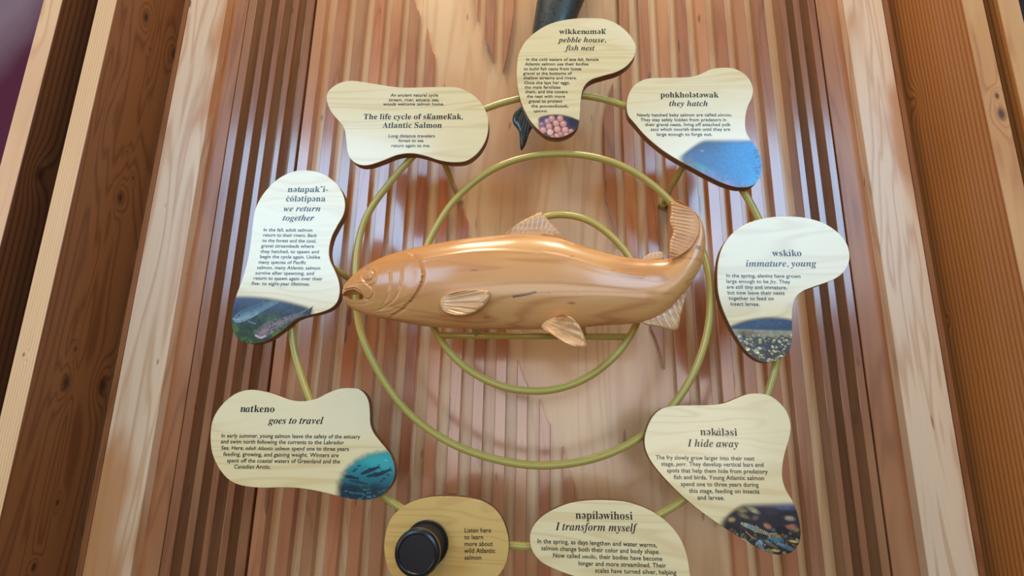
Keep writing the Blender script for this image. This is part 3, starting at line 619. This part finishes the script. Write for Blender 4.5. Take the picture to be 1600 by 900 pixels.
# smooth the measured points as radius against angle about the frame's centre
cen = np.array([P(835, 480, YR).x, P(835, 480, YR).z]); dx = R3[:, 0]-cen[0]; dz = R3[:, 2]-cen[1]
th = np.unwrap(np.arctan2(dz, dx)); rr = np.hypot(dx, dz)
tt = np.linspace(th[0], th[-1], 520)
def hermite(x, xs, ys):
    m = np.gradient(ys, xs); i = np.clip(np.searchsorted(xs, x)-1, 0, len(xs)-2); h = xs[i+1]-xs[i]; t = (x-xs[i])/h
    return (2*t**3-3*t**2+1)*ys[i]+(t**3-2*t**2+t)*h*m[i]+(-2*t**3+3*t**2)*ys[i+1]+(t**3-t**2)*h*m[i+1]
sg = 1 if th[-1] > th[0] else -1
r_i = hermite(tt*sg, th*sg, rr)
ker = np.hanning(13); ker /= ker.sum(); r_s = np.convolve(np.pad(r_i, 6, 'edge'), ker, 'valid')
path = [Vector((cen[0]+r_s[i]*math.cos(tt[i]), YR, cen[1]+r_s[i]*math.sin(tt[i]))) for i in range(len(tt))]
frame = bpy.data.objects.new('ring_frame', None); COL.objects.link(frame); frame.location = (0, 0, 0)
tag(frame, 'olive green spiral of round metal tube that carries the panels and the carved salmon', 'frame')
vs, fs = tube(path, RT, 16); link('spiral_tube', mesh('spiral_tube', vs, fs), M_GREEN, frame, True)
a, b = P(686, 524, YR), P(986, 524, YR); b.z = a.z
vs, fs = tube([a, b], RT*.92, 16); link('cross_bar', mesh('cross_bar', vs, fs), M_GREEN, frame, True)
for (x0, y0) in [(745, 524), (912, 524)]:
    p0 = P(x0, y0, YR); p0.z = a.z; p1 = p0 + Vector((-.012, -.045, .05))
    vs, fs = tube([p0, p1], RT*.85, 14); link('fish_bracket', mesh('fish_bracket', vs, fs), M_GREEN, frame, True)
for (x0, y0) in [(692, 250), (1068, 257), (520, 418)]:
    p0 = P(x0, y0, YR); p1 = Vector((p0.x, YB-.0225, p0.z))
    vs, fs = tube([p0, p1], RT*.9, 14); st = link('wall_strut', mesh('wall_strut', vs, fs), M_GREEN, frame, True)
    pl = [Vector((p0.x, p1.y-.006, p0.z)), Vector((p0.x, YB, p0.z))]
    vs, fs = tube(pl, .0115, 20); link('foot_plate', mesh('foot_plate', vs, fs), M_GREEN, st)

# ------------------------------------------------------------------ carved salmon
YS = -.036
def loft(pairs, depth, yc, nu=12, nv=72, power=1.0):
    """pairs of outline points (photo frame) crossed by rings; depth = half thickness in metres"""
    A = catmull([p[0] for p in pairs], nu, False); B = catmull([p[1] for p in pairs], nu, False)
    dd = catmull([[d, y] for d, y in zip(depth, yc)], nu, False)
    n = len(A); ph = np.linspace(0, 2*math.pi, nv, endpoint=False)
    c = (A+B)/2; h = (A-B)/2
    px = c[:, None, :]+h[:, None, :]*np.cos(ph)[None, :, None]
    yy = dd[:, 1][:, None]-dd[:, 0][:, None]*np.sin(ph)[None, :]      # sin>0 faces the camera
    pos = PV(px, dd[:, 1][:, None]*np.ones_like(yy)); pos[..., 1] = yy
    fs = []
    for i in range(n-1):
        for k in range(nv): fs.append((i*nv+k, i*nv+(k+1) % nv, (i+1)*nv+(k+1) % nv, (i+1)*nv+k))
    fs.append(tuple(range(nv))[::-1]); fs.append(tuple((n-1)*nv+k for k in range(nv)))
    return px.reshape(-1, 2), pos.reshape(-1, 3), np.tile(np.sin(ph), n), fs
pairs = [((535.8,458),(536.2,461)),((538,449.5),(538.5,469)),((543,441),(544,477)),((552,431.4),(552,483.5)),((566,420),(564,489)),((583.5,409.7),(580,494)),((606.6,399.6),(604,499)),((635.5,391),(634,505)),((664,384.6),(663,509.4)),((693,379.4),(693,512)),((722,374.5),(722,513.3)),((751,371.3),(751,514)),((780,368.7),(780,514.3)),((810,367),(808,514.6)),((840,368),(838,514.5)),((870,372),(866,514)),((900,381),(892,512.7)),((930,391),(920,510.5)),((960,399),(950,508.3)),((985,403.2),(980,506.3)),((1005,405),(1004,503.5)),((1025,405.8),(1024,496)),((1042,404.5),(1044,482)),((1055,400),(1061,466)),((1065,392),(1075,450)),((1072,382),(1087,432)),((1077,371),(1096,414)),((1080,361),(1101,396)),((1083,351),(1102.2,378)),((1085,343),(1099.5,358)),((1083,335),(1093.5,343.5)),((1076,327),(1083,330.5)),((1066,319),(1069,319.5)),((1054,313.5),(1055,312.5))]
dep = [.004,.012,.018,.024,.031,.037,.043,.048,.051,.053,.054,.054,.054,.054,.053,.052,.05,.048,.045,.042,.038,.034,.03,.027,.024,.021,.018,.016,.014,.012,.010,.007,.005,.003]
ycs = [YS]*20+[YS-.002,YS-.004,YS-.008,YS-.012,YS-.016,YS-.019,YS-.021,YS-.022,YS-.024,YS-.026,YS-.029,YS-.031,YS-.032,YS-.032]
px, pos, fr, fs = loft(pairs, dep, ycs, 20, 300)
def pd(px, pts):
    d = np.full(len(px), 1e9); sd = np.zeros(len(px))
    for a, b in zip(pts[:-1], pts[1:]):
        a = np.array(a); b = np.array(b); L = ((b-a)**2).sum(); t = np.clip(((px-a)@(b-a))/L, 0, 1); q = a+t[:, None]*(b-a); dist = np.hypot(*(px-q).T)
        m = dist < d; d = np.where(m, dist, d); s_ = np.sign((b-a)[0]*(px[:, 1]-a[1])-(b-a)[1]*(px[:, 0]-a[0])); sd = np.where(m, s_, sd)
    return d, sd
Z1 = lambda pts: [(520+x/3.4625, 300+y/3.4625) for x, y in pts]
Z2 = lambda pts: [(820+x/3.334, 290+y/3.334) for x, y in pts]
disp = np.zeros(len(px)); front = np.clip(fr*3, 0, 1)
def groove(pts, wd, dp):
    global disp
    d, _ = pd(px, [tuple(q) for q in catmull(pts, 6, False)]); disp += -dp*np.exp(-(d/wd)**2)
groove(Z1([(400,430),(404,490),(388,560),(345,615),(270,650)]), 1.3, .0022)
groove(Z1([(340,460),(344,520),(326,585),(295,628)]), 1.2, .0018)
for q in [[(250,665),(340,660),(450,612)],[(235,655),(330,640),(420,615)],[(265,676),(350,672),(430,640)]]: groove(Z1(q), 1.0, .0018)
# gill cover: the head stands proud of the body behind this line
gl = Z1([(462,380),(492,408),(508,450),(512,490),(496,545),(455,600),(390,650),(315,684)])
glc = catmull(gl, 6, False); d, s_ = pd(px, [tuple(q) for q in glc])
inside = (s_ > 0); disp += np.where(inside, .0035*np.exp(-(d/14)**2), -.0025*np.exp(-(d/4)**2))
# eye
ex, ey = Z1([(219, 472)])[0]; de = np.hypot(px[:, 0]-ex, px[:, 1]-ey)
disp += .0035*np.sqrt(np.clip(1-(de/8)**2, 0, 1)) - .0022*np.exp(-((de-9.5)/1.6)**2) + .0016*np.exp(-((de-14)/2.2)**2) - .0012*np.exp(-((de-4.5)/.8)**2)
# upper jaw bone
jaw = np.array(Z1([(72,535),(110,515),(160,510),(210,518),(242,540),(248,570),(232,594),(208,598),(190,582),(172,556),(140,538),(100,540)])); jd, _ = pd(px, [tuple(q) for q in catmull(jaw, 6)])
ji = inpoly(px[:, 0], px[:, 1], catmull(jaw, 6)); disp += np.where(ji, .0022*sst(jd, 0, 2.2), 0) - .0014*np.exp(-(jd/1.1)**2)
groove(Z1([(62,580),(110,612),(180,620),(240,606)]), 1.2, .0012)
# lateral line ridge and soft step
groove(Z1([(510,398),(580,384),(660,372),(790,355),(940,352),(1108,366)])+Z2([(100,384),(200,402),(300,430),(400,460),(500,484),(600,498)]), 3.0, -.0011)
ctr = pos.copy(); nrm_y = -1.0
pos[:, 1] -= disp*front*(np.clip(fr, 0, 1)**.5)
tint = np.ones((len(px), 4))
def stain(m, c): 
    global tint
    tint[:, :3] = tint[:, :3]*(1-m[:, None])+np.array(c)*m[:, None]
ff = (fr > 0)
d, _ = pd(px, [(804.5, 471.2), (815, 469.6), (828, 467.2), (838, 464.5)]); stain((1-sst(d, .4, 2.4))*ff, (.05, .03, .02))
for x, y, a, b, k in [(1087.5,390.5,3.4,3.6,.95),(745,432,6,.8,.6),(892,480,6,1.6,.6),(763,500,5,1.2,.45),(892,409,4,1,.5),(745,401,5,.7,.6),(955,430,3,1,.4),(883,386,3,.6,.4),(858,466,2,.6,.4),(900,466,2,.6,.4)]:
    q = np.hypot((px[:, 0]-x)/a, (px[:, 1]-y)/b); stain((1-sst(q, .7, 1.3))*k*ff, (.22, .10, .05))
me = mesh('salmon_body', pos, fs); ca = me.color_attributes.new('tint', 'FLOAT_COLOR', 'POINT'); ca.data.foreach_set('color', tint.astype('f').ravel()); fixn(me)
fish = bpy.data.objects.new('carved_salmon', None); COL.objects.link(fish)
tag(fish, 'large carved honey coloured wooden salmon with open mouth, in the rings', 'sculpture')
body = link('body', me, M_FISH, fish, True)
# cut the open mouth right through the head
mp = catmull(Z1([(20,556),(62,560),(90,546),(130,541),(162,553),(184,572),(191,592),(170,597),(120,592),(88,578),(62,568),(20,572)]), 4)
fr_ = PV(mp, YS-.06*np.ones(len(mp))); bk_ = PV(mp, YS+.06*np.ones(len(mp))); n = len(mp)
# straight wedge along the wall normal from its outline at the head's middle plane
mid = PV(mp, YS*np.ones(len(mp))); v1 = mid.copy(); v1[:, 1] = YS-.07; v2 = mid.copy(); v2[:, 1] = YS+.07
fcs = [tuple(range(n)), tuple(n+k for k in range(n))[::-1]]+[(k, n+k, n+(k+1) % n, (k+1) % n) for k in range(n)]
mc = mesh('cut', np.vstack([v1, v2]), fcs); fixn(mc); cut = bpy.data.objects.new('cut', mc); COL.objects.link(cut)
md = body.modifiers.new('b', 'BOOLEAN'); md.operation = 'DIFFERENCE'; md.solver = 'EXACT'; md.object = cut
dg = bpy.context.evaluated_depsgraph_get(); nm = bpy.data.meshes.new_from_object(body.evaluated_get(dg)); body.modifiers.clear()
if len(nm.vertices) > 1000: body.data = nm
bpy.data.objects.remove(cut)
body.data.shade_smooth()
try:
    body.data.set_sharp_from_angle(angle=math.radians(50))
except Exception: pass

def fin(name, base, tip, y0, y1, thick, nr, parent, mat, amp=.0012, nt=90, ns=10, dome=0.0):
    """base and tip edges (photo frame); ribs run from base to tip"""
    Bq = catmull(base, 10, False); Tq = catmull(tip, 10, False)
    def rs_(q, n):
        L = np.r_[0, np.cumsum(np.hypot(*np.diff(q, axis=0).T))]; t = np.linspace(0, L[-1], n); return np.stack([np.interp(t, L, q[:, 0]), np.interp(t, L, q[:, 1])], 1)
    Bq = rs_(Bq, nt); Tq = rs_(Tq, nt); s = np.linspace(0, 1, ns)
    g = Bq[:, None]*(1-s)[None, :, None]+Tq[:, None]*s[None, :, None]
    t = np.linspace(0, 1, nt)
    yy = (y0*(1-s)+y1*s)[None, :]*np.ones((nt, 1)); yy = yy-dome*np.sin(np.pi*t)[:, None]*np.sin(np.pi*(.25+.75*s))[None, :]
    rib = amp*np.abs(np.sin(np.pi*nr*t))[:, None]*np.clip(s*2.2, 0, 1)[None, :]
    edge = np.minimum(1, np.minimum(np.minimum(t, 1-t)[:, None]*12, np.minimum((1-s)*8+.25, 3)[None, :]))
    pf = PV(g, yy); pb = pf.copy(); pf[..., 1] = yy-thick*edge/2-rib; pb[..., 1] = yy+thick*edge/2
    V = np.vstack([pf.reshape(-1, 3), pb.reshape(-1, 3)]); F = []; o_ = nt*ns
    for i in range(nt-1):
        for k in range(ns-1):
            a = i*ns+k; F.append((a, a+1, a+ns+1, a+ns)); F.append((o_+a, o_+a+ns, o_+a+ns+1, o_+a+1))
    rim = [i*ns for i in range(nt)]+[(nt-1)*ns+k for k in range(1, ns)]+[i*ns+ns-1 for i in range(nt-2, -1, -1)]+[k for k in range(ns-2, 0, -1)]
    for a, b in zip(rim, rim[1:]+rim[:1]): F.append((a, b, o_+b, o_+a))
    me = mesh(name, V, F); fixn(me)
    if mat is M_FISH:
        ca = me.color_attributes.new('tint', 'FLOAT_COLOR', 'POINT'); ca.data.foreach_set('color', np.ones(len(V)*4, 'f'))
    return link(name, me, mat, parent, True)
fin('dorsal_fin', Z1([(905,240),(1000,245),(1108,250)])+Z2([(100,262),(215,290)]), Z1([(935,232),(960,205),(1020,160),(1080,130)])+Z2([(82,140),(100,155),(150,210),(215,283)]), YS, YS-.004, .012, 14, fish, M_FIN)
fin('adipose_fin', [(1002, 406), (1015, 406), (1037, 405)], [(1003, 404.5), (1015, 396.5), (1030, 393.6), (1036.7, 396), (1036, 404)], YS-.004, YS-.004, .008, 6, fish, M_FIN, .0006, 40)
fin('pectoral_fin', Z1([(615,556),(585,580),(580,612),(600,648)]), Z1([(640,550),(720,533),(800,530),(850,543),(838,590),(800,632),(740,660),(680,668),(625,655)]), YS-.048, YS-.057, .004, 9, fish, M_FIN, .0015, 140)
fin('pelvic_fin', Z2([(150,688),(110,705),(85,735),(105,752)]), Z2([(175,676),(210,673),(245,690),(280,725),(305,775),(320,836),(285,842),(235,832),(180,800),(130,765)]), YS-.03, YS-.062, .007, 8, fish, M_FIN, .0022, 110)
fin('anal_fin', Z2([(840,540),(780,605),(720,655),(600,712)]), Z2([(845,555),(832,600),(812,680),(790,752),(700,738),(620,722)]), YS-.004, YS-.004, .008, 9, fish, M_FIN, .002, 100)
fin('tail_fin', [(1072, 322), (1086, 335), (1092, 350), (1090, 368), (1078, 388), (1056, 403)], [(1047.5, 311.5), (1048, 329), (1046.5, 347), (1051.5, 361), (1046.5, 378), (1045.5, 402)], YS-.037, YS-.034, .009, 17, fish, M_FISH, .0013, 180, 20, -.004)
# ------------------------------------------------------------------ dark painted salmon hanging behind
N = NT('dark_painted_fish'); v = N.coords((1, 1, 1), False); nn = N.noise(v, 14.0, 3.0)
vo = N.n('ShaderNodeTexVoronoi'); N.l(N.coords((90, 90, 70), False), vo.inputs['Vector']); vo.inputs['Scale'].default_value = 1.0
spots = N.math('SUBTRACT', 1.0, N.ramp(N.math('ADD', vo.outputs['Distance'], N.math('MULTIPLY', N.noise(v, 60.0), .3)), .36, .46))
c = N.mix(nn, lin((36, 52, 52)), lin((64, 74, 68))); c = N.mix(N.math('MULTIPLY', spots, .85), c, lin((14, 16, 20)))
N.l(c, N.p.inputs['Base Color']); N.p.inputs['Roughness'].default_value = .35; N.p.inputs['Metallic'].default_value = .2; N.p.inputs['Coat Weight'].default_value = .6; N.p.inputs['Coat Roughness'].default_value = .12
M_DARK = N.m
df = bpy.data.objects.new('painted_salmon', None); COL.objects.link(df)
tag(df, 'dark grey-green spotted salmon hanging head up behind the topmost panel', 'sculpture')
YD = .16
prs = [((916,-262),(922,-260)),((903,-245),(932,-240)),((884,-205),(944,-195)),((866,-150),(950,-140)),((852,-80),(938,-70)),((844,-30),(925,-25)),((838.5,5),(911,5)),((832,50),(893,50)),((829,85),(873,90)),((829,115),(859,120)),((828,138),(849,143)),((822,160),(848,165))]
px2, pos2, _, fs2 = loft(prs, [.006,.018,.03,.04,.045,.045,.042,.036,.028,.018,.012,.008], [YD]*12, 8, 48)
me = mesh('fish_body', pos2, fs2); fixn(me); link('body', me, M_DARK, df, True)
fin('tail_fin', [(820, 160), (832, 164), (846, 168)], [(814, 168), (803, 178), (801.5, 192), (811, 207), (813.5, 234), (821, 226), (828, 206), (836, 196), (850, 192), (866, 196), (876, 206), (872, 188), (860, 172)], YD, YD, .008, 12, df, M_DARK, .0006, 140)
fin('pectoral_fin', [(846, -140), (860, -150)], [(830, -110), (826, -80), (838, -60), (848, -80)], YD, YD-.02, .006, 6, df, M_DARK, .0006, 60)
p0 = P(862, 40, YD); vs, fs = tube([p0, Vector((p0.x, YB, p0.z))], .008, 12); link('wall_rod', mesh('wall_rod', vs, fs), M_STEEL, df, True)

# ------------------------------------------------------------------ listening handset
hs = bpy.data.objects.new('listening_handset', None); COL.objects.link(hs)
tag(hs, 'black round listening handset standing out from the amber panel at the bottom', 'handset')
hc = P(667, 849, -.012)
def lathe(name, prof, mat, parent, seg=72):
    vs = []; fs = []
    for (y, r) in prof:
        for k in range(seg):
            a = 2*math.pi*k/seg; vs.append((hc.x+r*math.cos(a), y, hc.z+r*math.sin(a)))
    for i in range(len(prof)-1):
        for k in range(seg): fs.append((i*seg+k, i*seg+(k+1) % seg, (i+1)*seg+(k+1) % seg, (i+1)*seg+k))
    fs.append(tuple(range(seg))); fs.append(tuple((len(prof)-1)*seg+k for k in range(seg))[::-1])
    me = mesh(name, vs, fs); fixn(me); o = link(name, me, mat, parent)
    me.shade_smooth()
    try: me.set_sharp_from_angle(angle=math.radians(25))
    except Exception: pass
    return o
M_CAP = plain('satin_black', (8, 11, 20), .34, 0, .25, .2); M_BODY = plain('rubber_black', (26, 24, 22), .6)
lathe('base_disc', [(0, .042), (-.012, .0455), (-.018, .0455), (-.021, .0435)], M_BLACK, hs)
lathe('neck', [(-.0205, .040), (-.05, .0335), (-.08, .0325)], M_BODY, hs)
lathe('ear_cap', [(-.0795, .034), (-.083, .0435), (-.094, .0440), (-.099, .041), (-.101, .0365), (-.1005, .0355), (-.1, .0350), (-.0985, .0340), (-.0985, .001)], M_CAP, hs)
c0 = Vector((hc.x, -.07, hc.z-.02)); 
vs, fs = box(-.0165, .0165, -.088, -.052, hc.z-.17, hc.z-.025); vs = [(hc.x+x, y, z) for x, y, z in vs]
me = mesh('handle', vs, fs); bm = bmesh.new(); bm.from_mesh(me); bmesh.ops.bevel(bm, geom=list(bm.edges), offset=.009, segments=4, affect='EDGES'); bm.to_mesh(me); bm.free()
link('handle', me, M_BLACK, hs, True)
